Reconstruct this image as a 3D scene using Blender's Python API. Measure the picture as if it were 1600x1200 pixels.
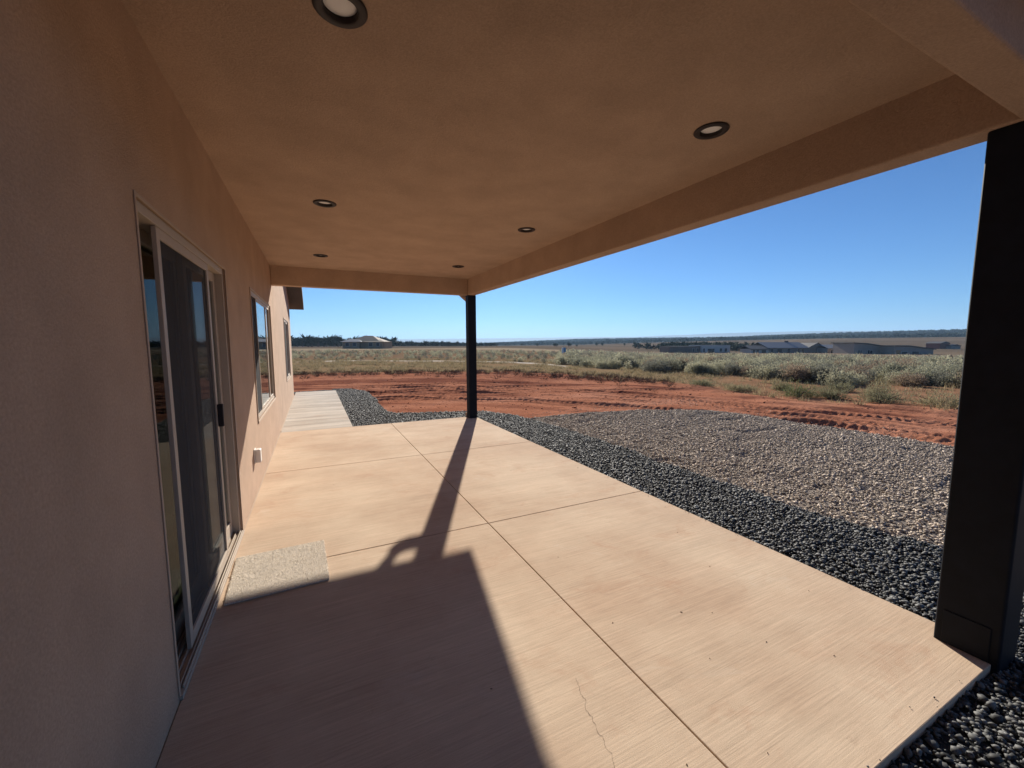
import bpy, bmesh, math, random
import numpy as np
from mathutils import Vector, Matrix
for o in list(bpy.data.objects): bpy.data.objects.remove(o)
S = bpy.context.scene; COL = S.collection
rng = np.random.default_rng(7); random.seed(7)
R = math.radians

# ------------------------------------------------------------------ camera
CAM = Vector((0.5736, 0.0, 1.493)); YAW, PITCH, ROLL = R(25.936), R(5.681), R(-0.119)
fw = Vector((math.sin(YAW)*math.cos(PITCH), math.cos(YAW)*math.cos(PITCH), -math.sin(PITCH)))
rt = Vector((math.cos(YAW), -math.sin(YAW), 0)); up = rt.cross(fw)
rt, up = rt*math.cos(ROLL)+up*math.sin(ROLL), up*math.cos(ROLL)-rt*math.sin(ROLL)
cd = bpy.data.cameras.new('camera'); co = bpy.data.objects.new('camera', cd); COL.objects.link(co)
co.matrix_world = Matrix(((rt.x, up.x, -fw.x, CAM.x), (rt.y, up.y, -fw.y, CAM.y), (rt.z, up.z, -fw.z, CAM.z), (0, 0, 0, 1)))
cd.sensor_width = 36; cd.lens = 36*633.99/1600; cd.clip_start = .05; cd.clip_end = 40000
S.camera = co

# ------------------------------------------------------------------ sky, sun, exposure
SUN_AZ, SUN_EL = R(23.6), R(23.9)
W = bpy.data.worlds.new('World'); S.world = W; W.use_nodes = True
wn = W.node_tree.nodes; wl = W.node_tree.links
bg = wn['Background']; sky = wn.new('ShaderNodeTexSky'); sky.sky_type = 'NISHITA'; sky.sun_disc = False
sky.sun_elevation = SUN_EL; sky.sun_rotation = SUN_AZ; sky.altitude = 1600; sky.air_density = 1.0; sky.dust_density = 0.35; sky.ozone_density = 6.0
tint = wn.new('ShaderNodeVectorMath'); tint.operation = 'MULTIPLY'; tint.inputs[1].default_value = (.56, .90, 1.13)   # overall white balance of the sky
wl.new(sky.outputs[0], tint.inputs[0]); wl.new(tint.outputs[0], bg.inputs[0]); bg.inputs[1].default_value = 0.05
sd = bpy.data.lights.new('sun', 'SUN'); sd.energy = 5.0; sd.angle = R(0.53); sd.color = (1, .93, .82)
so = bpy.data.objects.new('sun', sd); COL.objects.link(so)
sdir = Vector((math.sin(SUN_AZ)*math.cos(SUN_EL), math.cos(SUN_AZ)*math.cos(SUN_EL), math.sin(SUN_EL)))
so.rotation_euler = sdir.to_track_quat('Z', 'Y').to_euler(); so.location = sdir*60
S.view_settings.view_transform = 'Standard'; S.view_settings.look = 'None'
S.view_settings.exposure = 0.88; S.view_settings.gamma = 1

# ------------------------------------------------------------------ helpers
def tag(o, label=None, cat=None, group=None, kind=None):
    for k, v in (('label', label), ('category', cat), ('group', group), ('kind', kind)):
        if v: o[k] = v
    return o
def obj(name, mesh, mat=None, parent=None, loc=None):
    o = bpy.data.objects.new(name, mesh); COL.objects.link(o)
    if mat is not None and not mesh.materials: mesh.materials.append(mat)
    if parent: o.parent = parent
    if loc is not None: o.location = loc
    return o
def empty(name, loc=(0, 0, 0), rz=0):
    o = bpy.data.objects.new(name, None); COL.objects.link(o); o.location = loc; o.rotation_euler = (0, 0, rz); o.empty_display_size = .2
    return o
def npmesh(name, V, F, smooth=False):
    V = np.asarray(V, np.float32); F = np.asarray(F, np.int32); k = F.shape[1]
    me = bpy.data.meshes.new(name); me.vertices.add(len(V)); me.vertices.foreach_set('co', V.ravel())
    me.loops.add(F.size); me.loops.foreach_set('vertex_index', F.ravel())
    me.polygons.add(len(F)); me.polygons.foreach_set('loop_start', np.arange(0, F.size, k, dtype=np.int32))
    me.polygons.foreach_set('loop_total', np.full(len(F), k, np.int32))
    if smooth: me.polygons.foreach_set('use_smooth', np.ones(len(F), bool))
    me.update(calc_edges=True); return me
class MB:
    def __init__(s): s.v = []; s.f = []
    def poly(s, pts): i = len(s.v); s.v += [tuple(p) for p in pts]; s.f.append(list(range(i, i+len(pts)))); return s
    def box(s, x0, x1, y0, y1, z0, z1):
        i = len(s.v); s.v += [(x, y, z) for z in (z0, z1) for y in (y0, y1) for x in (x0, x1)]
        s.f += [[i+a for a in q] for q in ((0, 2, 3, 1), (4, 5, 7, 6), (0, 1, 5, 4), (2, 6, 7, 3), (0, 4, 6, 2), (1, 3, 7, 5))]; return s
    def prism(s, pts, ax, a, b):
        # extrude polygon (2D pts) along axis ax from a to b
        def P(p, t): q = list(p); q.insert(ax, t); return q
        n = len(pts); i = len(s.v); s.v += [tuple(P(p, a)) for p in pts]+[tuple(P(p, b)) for p in pts]
        s.f += [list(range(i, i+n)), list(range(i+2*n-1, i+n-1, -1))]+[[i+k, i+n+k, i+n+(k+1) % n, i+(k+1) % n] for k in range(n)]; return s
    def lathe(s, prof, c, n=36, cap=False):
        i = len(s.v)
        for r, z in prof: s.v += [(c[0]+r*math.cos(2*math.pi*k/n), c[1]+r*math.sin(2*math.pi*k/n), c[2]+z) for k in range(n)]
        for a in range(len(prof)-1):
            for k in range(n): s.f.append([i+a*n+k, i+a*n+(k+1) % n, i+(a+1)*n+(k+1) % n, i+(a+1)*n+k])
        if cap: s.f.append([i+(len(prof)-1)*n+k for k in range(n)])
        return s
    def tube(s, pts, r, n=12):
        i = len(s.v); pts = [Vector(p) for p in pts]
        for a, p in enumerate(pts):
            d = (pts[min(a+1, len(pts)-1)]-pts[max(a-1, 0)]).normalized()
            u = d.orthogonal() if abs(d.z) > .95 else d.cross(Vector((0, 0, 1)))
            if abs(d.z) > .95: u = Vector((1, 0, 0))
            u = (u-d*u.dot(d)).normalized(); w = d.cross(u)
            rr = r[a] if hasattr(r, '__len__') else r
            s.v += [tuple(p+(u*math.cos(2*math.pi*k/n)+w*math.sin(2*math.pi*k/n))*rr) for k in range(n)]
        for a in range(len(pts)-1):
            for k in range(n): s.f.append([i+a*n+k, i+a*n+(k+1) % n, i+(a+1)*n+(k+1) % n, i+(a+1)*n+k])
        s.f += [[i+k for k in range(n)][::-1], [i+(len(pts)-1)*n+k for k in range(n)]]
        return s
    def mesh(s, name, bevel=0, seg=2, smooth=False, fix=True):
        me = bpy.data.meshes.new(name); me.from_pydata(s.v, [], s.f); bm = bmesh.new(); bm.from_mesh(me)
        if fix: bmesh.ops.recalc_face_normals(bm, faces=bm.faces)
        if bevel: bmesh.ops.bevel(bm, geom=[e for e in bm.edges if e.is_manifold and e.calc_face_angle(0) > .5], offset=bevel, segments=seg, profile=.5, affect='EDGES')
        bm.to_mesh(me); bm.free()
        if smooth:
            for p in me.polygons: p.use_smooth = True
        return me
    def build(s, name, mat, parent=None, bevel=0, seg=2, smooth=False, fix=True): return obj(name, s.mesh(name, bevel, seg, smooth, fix), mat, parent)

def h2(ix, iy, seed):
    n = (ix.astype(np.int64)*374761393+iy.astype(np.int64)*668265263+seed*1442695041) & 0xffffffff
    n = ((n ^ (n >> 13))*1274126177) & 0xffffffff
    return ((n ^ (n >> 16)) & 0xffff)/65535.0
def vn(x, y, seed=0):
    x = np.asarray(x, float); y = np.asarray(y, float)
    ix = np.floor(x); iy = np.floor(y); fx = x-ix; fy = y-iy; fx = fx*fx*(3-2*fx); fy = fy*fy*(3-2*fy)
    a = h2(ix, iy, seed); b = h2(ix+1, iy, seed); c = h2(ix, iy+1, seed); d = h2(ix+1, iy+1, seed)
    return (a*(1-fx)+b*fx)*(1-fy)+(c*(1-fx)+d*fx)*fy
def fbm(x, y, seed=0, o=4):
    s = 0; a = .5
    for k in range(o): s = s+a*vn(x*2**k, y*2**k, seed+k*17); a *= .5
    return s
def sst(a, b, x): t = np.clip((x-a)/(b-a), 0, 1); return t*t*(3-2*t)

# ------------------------------------------------------------------ materials
def leafy(m, k=.4):
    N = m.node_tree.nodes; L = m.node_tree.links; b = N['Principled BSDF']; t = N.new('ShaderNodeBsdfTranslucent'); mx = N.new('ShaderNodeMixShader'); mx.inputs[0].default_value = k
    src = b.inputs['Base Color'].links[0].from_socket; L.new(src, t.inputs[0]); L.new(b.outputs[0], mx.inputs[1]); L.new(t.outputs[0], mx.inputs[2]); L.new(mx.outputs[0], N['Material Output'].inputs[0]); return m
def mat(name, col, rough=.8, spec=.3, var=0, vscale=4, bump=0, bscale=200, metal=0, island=0, extra=None, coords='Object', detail=4):
    m = bpy.data.materials.new(name); m.use_nodes = True; N = m.node_tree.nodes; L = m.node_tree.links
    b = N['Principled BSDF']; b.inputs['Roughness'].default_value = rough; b.inputs['Specular IOR Level'].default_value = spec; b.inputs['Metallic'].default_value = metal
    tc = N.new('ShaderNodeTexCoord'); c4 = (*col, 1); out = None
    b.inputs['Base Color'].default_value = c4
    if var:
        n = N.new('ShaderNodeTexNoise'); n.inputs['Scale'].default_value = vscale; n.inputs['Detail'].default_value = 6; n.inputs['Roughness'].default_value = .6
        L.new(tc.outputs[coords], n.inputs['Vector'])
        r = N.new('ShaderNodeMapRange'); r.inputs[1].default_value = .3; r.inputs[2].default_value = .7; r.inputs[3].default_value = 1-var; r.inputs[4].default_value = 1+var
        L.new(n.outputs[0], r.inputs[0])
        mx = N.new('ShaderNodeVectorMath'); mx.operation = 'MULTIPLY'; mx.inputs[0].default_value = col; L.new(r.outputs[0], mx.inputs[1]); out = mx.outputs[0]
    if island:
        g = N.new('ShaderNodeNewGeometry'); r = N.new('ShaderNodeMapRange'); r.inputs[3].default_value = 1-island; r.inputs[4].default_value = 1+island
        L.new(g.outputs['Random Per Island'], r.inputs[0])
        mx = N.new('ShaderNodeVectorMath'); mx.operation = 'MULTIPLY'
        if out: L.new(out, mx.inputs[0])
        else: mx.inputs[0].default_value = col
        L.new(r.outputs[0], mx.inputs[1]); out = mx.outputs[0]
    if out: L.new(out, b.inputs['Base Color'])
    if bump:
        n = N.new('ShaderNodeTexNoise'); n.inputs['Scale'].default_value = bscale; n.inputs['Detail'].default_value = detail; L.new(tc.outputs[coords], n.inputs['Vector'])
        bp = N.new('ShaderNodeBump'); bp.inputs['Strength'].default_value = bump; bp.inputs['Distance'].default_value = .004; L.new(n.outputs[0], bp.inputs['Height']); L.new(bp.outputs[0], b.inputs['Normal'])
    if extra: extra(m, N, L, b, tc)
    return m

def stucco_extra(m, N, L, b, tc):
    # two scales of trowelled relief plus faint tonal clouds
    n1 = N.new('ShaderNodeTexNoise'); n1.inputs['Scale'].default_value = 9; n1.inputs['Detail'].default_value = 5; n1.inputs['Distortion'].default_value = 1.2
    n2 = N.new('ShaderNodeTexNoise'); n2.inputs['Scale'].default_value = 110; n2.inputs['Detail'].default_value = 5; n2.inputs['Roughness'].default_value = .7
    L.new(tc.outputs['Object'], n1.inputs['Vector']); L.new(tc.outputs['Object'], n2.inputs['Vector'])
    b1 = N.new('ShaderNodeBump'); b1.inputs['Strength'].default_value = .22; b1.inputs['Distance'].default_value = .012; L.new(n1.outputs[0], b1.inputs['Height'])
    b2 = N.new('ShaderNodeBump'); b2.inputs['Strength'].default_value = .9; b2.inputs['Distance'].default_value = .006; L.new(n2.outputs[0], b2.inputs['Height'])
    L.new(b1.outputs[0], b2.inputs['Normal']); L.new(b2.outputs[0], b.inputs['Normal'])
    old = b.inputs['Base Color'].links[0].from_socket   # sandy grain in the finish coat
    r = N.new('ShaderNodeMapRange'); r.inputs[1].default_value = .3; r.inputs[2].default_value = .7; r.inputs[3].default_value = .86; r.inputs[4].default_value = 1.14; L.new(n2.outputs[0], r.inputs[0])
    v = N.new('ShaderNodeVectorMath'); v.operation = 'MULTIPLY'; L.new(old, v.inputs[0]); L.new(r.outputs[0], v.inputs[1]); L.new(v.outputs[0], b.inputs['Base Color'])
STUCCO = mat('stucco', (.475, .335, .243), .92, .12, var=.10, vscale=2.6, extra=stucco_extra)

def concrete(name, c1, c2, sx, sy, bump, band=0.0):
    m = bpy.data.materials.new(name); m.use_nodes = True; N = m.node_tree.nodes; L = m.node_tree.links; b = N['Principled BSDF']
    b.inputs['Roughness'].default_value = .95; b.inputs['Specular IOR Level'].default_value = .06
    tc = N.new('ShaderNodeTexCoord')
    def noise(scale, vec, det=5, rough=.55, dist=0):
        mp = N.new('ShaderNodeMapping'); mp.inputs['Scale'].default_value = vec; L.new(tc.outputs['Object'], mp.inputs[0])
        n = N.new('ShaderNodeTexNoise'); n.inputs['Scale'].default_value = scale; n.inputs['Detail'].default_value = det; n.inputs['Roughness'].default_value = rough; n.inputs['Distortion'].default_value = dist
        L.new(mp.outputs[0], n.inputs['Vector']); return n.outputs[0]
    broom = noise(1, (2.4, sy*1.7, 1), 7, .8, .25)            # broom streaks run across the slab
    wide = noise(1, (.35, 3.2+band*1.5, 1), 4, .6)    # wider tonal bands
    blot = noise(.9, (1, 1, 1), 6, .62)               # blotchy curing marks
    fine = noise(330, (1, 1, 1), 2)
    def mr(s, a, bb, lo, hi):
        r = N.new('ShaderNodeMapRange'); r.inputs[1].default_value = a; r.inputs[2].default_value = bb; r.inputs[3].default_value = lo; r.inputs[4].default_value = hi; L.new(s, r.inputs[0]); return r.outputs[0]
    mix = N.new('ShaderNodeMix'); mix.data_type = 'RGBA'; mix.inputs[6].default_value = (*c1, 1); mix.inputs[7].default_value = (*c2, 1)
    L.new(mr(blot, .38, .62, 0, 1), mix.inputs[0]); cur = mix.outputs[2]
    for s in (mr(broom, .30, .70, .80, 1.19), mr(wide, .3, .7, .93-band*.22, 1.06+band*.16), mr(fine, .3, .7, .88, 1.11)):
        v = N.new('ShaderNodeVectorMath'); v.operation = 'MULTIPLY'; L.new(cur, v.inputs[0]); L.new(s, v.inputs[1]); cur = v.outputs[0]
    # red dust blown in patches over the surface, and pale smudges
    for sc, lo, hi, colr, amt in ((2.3, .56, .74, (.40, .20, .12), .38), (1.5, .60, .74, (.64, .56, .46), .45), (7, .62, .72, (.36, .25, .18), .35)):
        d_ = N.new('ShaderNodeMix'); d_.data_type = 'RGBA'; L.new(mr(noise(sc, (1, 1.3, 1), 8, .7, .6), lo, hi, 0, amt), d_.inputs[0]); L.new(cur, d_.inputs[6]); d_.inputs[7].default_value = (*colr, 1); cur = d_.outputs[2]
    L.new(cur, b.inputs['Base Color'])
    b1 = N.new('ShaderNodeBump'); b1.inputs['Strength'].default_value = bump; b1.inputs['Distance'].default_value = .003; L.new(broom, b1.inputs['Height'])
    b2 = N.new('ShaderNodeBump'); b2.inputs['Strength'].default_value = .3; b2.inputs['Distance'].default_value = .0012; L.new(fine, b2.inputs['Height']); L.new(b1.outputs[0], b2.inputs['Normal'])
    L.new(b2.outputs[0], b.inputs['Normal']); return m
SLAB = concrete('patio_concrete', (.60, .465, .34), (.50, .36, .255), 1.1, 60, .35)
WALK = concrete('walk_concrete', (.52, .465, .40), (.46, .40, .335), 1.1, 40, .25, 1.0)

STEEL = mat('black_steel', (.007, .009, .015), .65, .2, var=.25, vscale=9, bump=.12, bscale=150)
VINYL = mat('tan_vinyl', (.44, .36, .285), .55, .25, var=.04)
TRIM = mat('pale_trim', (.46, .35, .26), .7, .2, var=.05)
BRONZE = mat('bronze_trim', (.03, .022, .021), .5, .3)
LENS = mat('light_lens', (.94, .92, .90), .45, .5)
ROOFM = mat('brown_metal_roof', (.12, .10, .09), .5, .4, var=.1)
SOFFIT = mat('dark_soffit', (.085, .075, .07), .7, .3, var=.1)
INTER = mat('interior_paint', (.30, .27, .23), .9, .1)
INTFL = mat('interior_floor', (.16, .11, .07), .6, .3, var=.2, vscale=3)
CURT = mat('curtain', (.22, .25, .22), .9, .1)
RUBB = mat('joint_filler', (.10, .07, .06), .9, .1)
WHITEP = mat('white_plastic', (.78, .74, .68), .45, .4)
def glass_mat():
    m = bpy.data.materials.new('window_glass'); m.use_nodes = True; N = m.node_tree.nodes; L = m.node_tree.links; N.remove(N['Principled BSDF'])
    g = N.new('ShaderNodeNewGeometry'); ior = N.new('ShaderNodeMapRange'); ior.inputs[3].default_value = 1.7; ior.inputs[4].default_value = 1/1.7; L.new(g.outputs['Backfacing'], ior.inputs[0])
    fr = N.new('ShaderNodeFresnel'); L.new(ior.outputs[0], fr.inputs['IOR'])
    t = N.new('ShaderNodeBsdfTransparent'); t.inputs[0].default_value = (.62, .70, .66, 1); gl = N.new('ShaderNodeBsdfGlossy'); gl.inputs['Roughness'].default_value = 0.005; gl.inputs[0].default_value = (.95, .97, 1, 1)
    mx = N.new('ShaderNodeMixShader'); L.new(fr.outputs[0], mx.inputs[0]); L.new(t.outputs[0], mx.inputs[1]); L.new(gl.outputs[0], mx.inputs[2]); L.new(mx.outputs[0], N['Material Output'].inputs[0]); return m
GLASS = glass_mat()
def screen_mat():
    m = bpy.data.materials.new('insect_screen'); m.use_nodes = True; N = m.node_tree.nodes; L = m.node_tree.links; b = N['Principled BSDF']
    b.inputs['Base Color'].default_value = (.06, .06, .064, 1); b.inputs['Roughness'].default_value = .9; b.inputs['Specular IOR Level'].default_value = 0.03
    t = N.new('ShaderNodeBsdfTransparent'); mx = N.new('ShaderNodeMixShader'); mx.inputs[0].default_value = .80
    L.new(t.outputs[0], mx.inputs[1]); L.new(b.outputs[0], mx.inputs[2]); L.new(mx.outputs[0], N['Material Output'].inputs[0]); return m
SCREEN = screen_mat()

# ------------------------------------------------------------------ terrain
mesa_t = [(-40, .009), (-2.1, .0091), (8.5, .0109), (20.6, .0125), (34.9, .015), (43.3, .0157), (54, .0223), (63.1, .0235), (66, .0225), (73.5, .0205), (120, .02)]
ridge_t = [(-40, .0005), (-2.1, .0006), (8.5, .0003), (20.6, .0000), (26, .0040), (34.9, .0100), (43.3, .0120), (54, .0126), (58.3, .0156), (64.5, .0187), (68.6, .0198), (73.7, .0208), (120, .02)]
field_t = [(-40, -.004), (-2.1, -.0046), (20.6, -.0058), (34.9, -.0035), (43.4, .0008), (54, .0058), (64.6, .0088), (73.8, .0089), (120, .009)]
ip = lambda t, a: np.interp(a, [p[0] for p in t], [p[1] for p in t])
dirt_r = [(-40, 24), (0, 22.6), (9.9, 21.9), (20.2, 21), (27.4, 21.0), (40.6, 18.3), (52.8, 15), (59.7, 13.4), (65.6, 12.6), (74, 13.2), (120, 14)]
sage_r = [(-40, 43), (0, 42), (19.6, 37.2), (30, 34), (35.8, 28.6), (44.5, 24.4), (52.2, 22), (59, 20.5), (65, 20), (74, 21.3), (120, 22)]
def polar(x, y): return np.hypot(x, y), np.degrees(np.arctan2(x, y))
# tyre tracks: arcs (centre x, centre y, radius, half width, depth, tread pitch, from angle, to angle)
TR = [(-3.2, .6, 12.75, .26, .06, .155, -25, 100), (-3.2, .6, 14.35, .26, .055, .155, -25, 100), (-4.6, -1.2, 14.9, .22, .05, .155, -10, 80), (-4.6, -1.2, 16.3, .22, .05, .155, -10, 80),
      (-1.5, 2.5, 11.4, .28, .055, .155, -20, 120), (-1.5, 2.5, 12.9, .28, .05, .155, -20, 120), (-9, -6, 22.3, .24, .045, .155, 10, 70), (-9, -6, 23.9, .24, .045, .155, 10, 70), (2, -14, 27.5, .24, .05, .155, 60, 130), (2, -14, 29.1, .24, .05, .155, 60, 130), (1, -22, 33.5, .24, .045, .155, 70, 130), (-2.3, 1.5, 13.5, .3, .055, .16, -20, 60)]
def in_grey(x, y):
    # grey gravel bed: outer edge fades into the dirt
    e = np.interp(y, [-4, 2.4, 4, 5.1, 6.3, 7.0, 7.3, 7.45], [9.1, 9.05, 9.0, 8.95, 8.7, 7.5, 6.2, 4.6])+.10*(vn(x*2, y*2, 5)-.5)
    return (x > 4.5) & (x < e) & (y < 7.35+.12*(vn(x*1.5, y, 9)-.5)) & (y > -6)
def in_dark(x, y):
    w = .10*(vn(x*2.3, y*2.3, 3)-.5)
    a = (x > 3.5) & (x < np.interp(y, [-4, 1.2, 2.4, 5.7, 6.9, 7.7, 8.4, 8.7], [4.72, 4.68, 4.58, 4.6, 4.52, 4.36, 4.08, 3.6])+w) & (y < 8.7) & (y > -4)
    b = (x > 1.1) & (x < 4.0) & (y > 7.7) & (y < np.interp(x, [1.9, 2.15, 2.5, 3.6, 4.0], [9.6, 9.15, 9.05, 8.68, 8.5])+w)
    c = (x > 1.08) & (x < np.interp(y, [9.0, 9.5, 11, 12.8, 14.2, 14.9, 15.2], [2.15, 1.98, 2.03, 2.1, 2.0, 1.7, 1.2])+w) & (y > 7.7) & (y < 15.1)
    d = (x > -.6) & (x < 1.3) & (y > 14.25) & (y < 14.95+w)
    e = (y < .66) & (y > -4) & (x > .05) & (x < 4.68)
    return a | b | c | d | e
def far_z(x, y):
    d, az = polar(x, y)
    dip = -2.15*sst(24, 48, az)
    z = dip*sst(18, 120, d)
    zf = 1.49+700*ip(field_t, az); zr = 1.49-4.5+1500*ip(ridge_t, az)
    z = z+(zf-z)*sst(190, 700, d); z = z+(zr-z)*sst(700, 1500, d)**1.3
    z = z*(1-sst(1600, 2600, d)) - 30*sst(1600, 2600, d)
    return z+sst(30, 120, d)*(vn(x/25, y/25, 4)-.5)*.5*(1-sst(100, 200, d))
def near_z(x, y):
    d, az = polar(x, y); base = -.042
    fade = 1-sst(45, 80, d)
    z = base*fade+(fbm(x*.35, y*.35, 11)-.5)*.12*sst(9, 16, d)*fade
    rd = ip(dirt_r, az)+1.5*(vn(x*.5, y*.5, 21)-.5); m = (1-sst(rd-.6, rd+.6, d))*fade
    gr = (in_grey(x, y) | in_dark(x, y)).astype(float); md = m*(1-gr)
    z = z+md*((fbm(x*1.3, y*1.3, 31)-.5)*.05+(fbm(x*6, y*6, 37, 3)-.5)*.028)
    for cx, cy, rr, hw, dep, pit, a0, a1 in TR:
        r, a = polar(x-cx, y-cy); a = np.degrees(np.arctan2(y-cy, x-cx)); wob = .12*(vn(a*.25, a*0, int(rr*10))-.5)*2
        t = r-rr-wob; ok = sst(a0-6, a0+6, a)*(1-sst(a1-6, a1+6, a))*md
        s = np.radians(a)*rr+.12*(vn(x*2.1, y*2.1, 87)-.5); inside = 1-sst(hw*.85, hw*1.1, np.abs(t))
        tread = sst(.25, .6, np.abs(((s+np.where(t > 0, t, -t+pit*.9)*.45)/pit) % 1-.5)*2)*(np.abs(t) > hw*.12)
        berm = np.exp(-((np.abs(t)-hw*1.35)/.07)**2)*dep*.7
        pr = np.clip(1.5*vn(s*.45, t*0, int(rr*7))-.2, 0, 1)*(.55+.6*vn(x*3, y*3, 89))
        z = z+ok*pr*.8*(-dep*inside+tread*inside*dep*.8+berm)
    z = z+gr*(((fbm(x*1.5, y*1.5, 51, 3)-.5)*.05-.024*sst(.74, .88, vn(x*2.2-y*.8, y*3.4, 53)))*in_grey(x, y))
    # low ridge of scraped spoil along the dirt edge
    z = z+fade*.10*np.exp(-((d-rd-.4)/.55)**2)*vn(x*1.7, y*1.7, 61)
    # sink beneath the slabs
    z = np.where((x < 3.5) & (y > .7) & (y < 7.7) | (x < 1.05) & (y > .7) & (y < 14.2), -.16, z)
    return z
def TZ(x, y): x = np.asarray(x, float); y = np.asarray(y, float); return near_z(x, y)+far_z(x, y)

def axis(lo, hi, step, far_lo, far_hi, grow=1.11):
    c = list(np.arange(lo, hi, step)); s = step
    a = c[-1]
    while a < far_hi: s = min(s*grow, 500); a += s; c.append(a)
    a = c[0]; s = step; p = []
    while a > far_lo: s = min(s*grow, 500); a -= s; p.append(a)
    return np.array(p[::-1]+c)
gx = axis(-3, 14.2, .05, -9000, 9000); gy = axis(-.5, 20, .042, -3000, 9500)
X, Y = np.meshgrid(gx, gy); Z = TZ(X, Y)
nx, ny = len(gx), len(gy); I = np.arange(nx*ny).reshape(ny, nx)
Fq = np.stack([I[:-1, :-1], I[:-1, 1:], I[1:, 1:], I[1:, :-1]], -1).reshape(-1, 4)
gm = npmesh('ground', np.stack([X, Y, Z], -1).reshape(-1, 3), Fq, True)
# soil colours (what the ground itself is made of)
D, AZ = polar(X, Y); rd = ip(dirt_r, AZ)+2.2*(fbm(X*.5, Y*.5, 21)-.5); rs = ip(sage_r, AZ)
c_dirt = np.array((.37, .155, .092)); c_dirt2 = np.array((.165, .062, .042)); c_grass = np.array((.24, .165, .095)); c_sage = np.array((.19, .125, .08)); c_field = np.array((.165, .125, .09)); c_wood = np.array((.075, .072, .055)); c_road = np.array((.52, .46, .38)); c_dk = np.array((.04, .042, .043)); c_gr = np.array((.22, .19, .165))
def mixc(a, b, t): return a+(b-a)*t[..., None]
RA = np.hypot(X+3.2, Y-.6); TA = np.arctan2(Y-.6, X+3.2); nst = fbm(RA*2.6, TA*3.0, 77, 5); n1 = fbm(X*.8, Y*.8, 71); n2 = fbm(X*.12, Y*.12, 73); n3 = fbm(X*.35, Y*2.2, 75)
C = mixc(np.broadcast_to(c_dirt, X.shape+(3,)), c_dirt2, np.clip((nst*.75+n1*.35-.44)*4.0, 0, 1)*np.clip(.25+sst(8.5, 12, D)*.75, 0, 1))
C = mixc(C, np.array((.47, .225, .145)), np.clip((fbm(X*.5, Y*.9, 79)-.42)*3.2, 0, 1)*(.75-.45*sst(11, 15, D)))
C = mixc(C, c_grass, sst(rd-.5, rd+2.5, D)*np.clip(.35+1.3*(n1-.2)+.5*sst(0, 4, D-rd), 0, 1)*(1-.45*sst(48, 60, AZ)))
C = mixc(C, c_sage, sst(rs-1.0, rs+3, D)*.85)
rrd = rs-1.2; rm = np.exp(-((D-rrd)/.9)**2)*(1-sst(33, 36, AZ)); C = mixc(C, c_road, np.clip(rm*1.2, 0, 1))
fld = sst(75, 130, D); stripe = fbm(D*.03+AZ*.01, AZ*.06, 83)
C = mixc(C, mixc(mixc(np.broadcast_to(c_field, X.shape+(3,)), np.array((.11, .085, .062)), np.clip((stripe-.35)*3.5, 0, 1)), np.array((.34, .27, .185)), np.exp(-((D-(118+40*sst(30, 45, AZ)))/26)**2)*(1-.6*sst(30, 45, AZ))), fld)
C = mixc(C, c_wood, sst(640, 760, D))
dk = in_dark(X, Y)[..., None]; gy_ = in_grey(X, Y)[..., None]
C = np.where(gy_, c_gr, C); C = np.where(dk, c_dk, C)
ca = gm.color_attributes.new('soil', 'FLOAT_COLOR', 'POINT'); ca.data.foreach_set('color', np.concatenate([C, np.ones(X.shape+(1,))], -1).astype(np.float32).ravel())
def soil_extra(m, N, L, b, tc):
    at = N.new('ShaderNodeVertexColor'); at.layer_name = 'soil'
    n = N.new('ShaderNodeTexNoise'); n.inputs['Scale'].default_value = 14; n.inputs['Detail'].default_value = 8; n.inputs['Roughness'].default_value = .7; L.new(tc.outputs['Object'], n.inputs['Vector'])
    r = N.new('ShaderNodeMapRange'); r.inputs[1].default_value = .3; r.inputs[2].default_value = .7; r.inputs[3].default_value = .78; r.inputs[4].default_value = 1.2; L.new(n.outputs[0], r.inputs[0])
    v = N.new('ShaderNodeVectorMath'); v.operation = 'MULTIPLY'; L.new(at.outputs[0], v.inputs[0]); L.new(r.outputs[0], v.inputs[1]); L.new(v.outputs[0], b.inputs['Base Color'])
    bp = N.new('ShaderNodeBump'); bp.inputs['Strength'].default_value = .8; bp.inputs['Distance'].default_value = .02; L.new(n.outputs[0], bp.inputs['Height']); L.new(bp.outputs[0], b.inputs['Normal'])
SOIL = mat('soil', (.4, .2, .1), 1.0, 0.0, extra=soil_extra)
tag(obj('ground', gm, SOIL), kind='structure')

# far mesa, standing beyond the wooded ridge
az = np.radians(np.linspace(-60, 125, 220)); mv = []; D0 = 7000
for k, (dd, hh) in enumerate(((D0-900, 0), (D0, 1), (D0+1500, 1.02), (D0+2200, 0))):
    azd = np.degrees(az); h = (1.49+D0*ip(mesa_t, azd)+6*(fbm(azd*.6, azd*0, 91)-.5))*hh+(-40 if hh == 0 else 0)
    mv.append(np.stack([np.sin(az)*dd, np.cos(az)*dd, h], -1))
mv = np.array(mv); n = mv.shape[1]; I = np.arange(4*n).reshape(4, n)
MF = np.stack([I[:-1, :-1], I[:-1, 1:], I[1:, 1:], I[1:, :-1]], -1).reshape(-1, 4)
tag(obj('mesa', npmesh('mesa', mv.reshape(-1, 3), MF, True), mat('mesa_scrub', (.12, .105, .075), .95, .05, var=.25, vscale=.004)), kind='structure')

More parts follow.
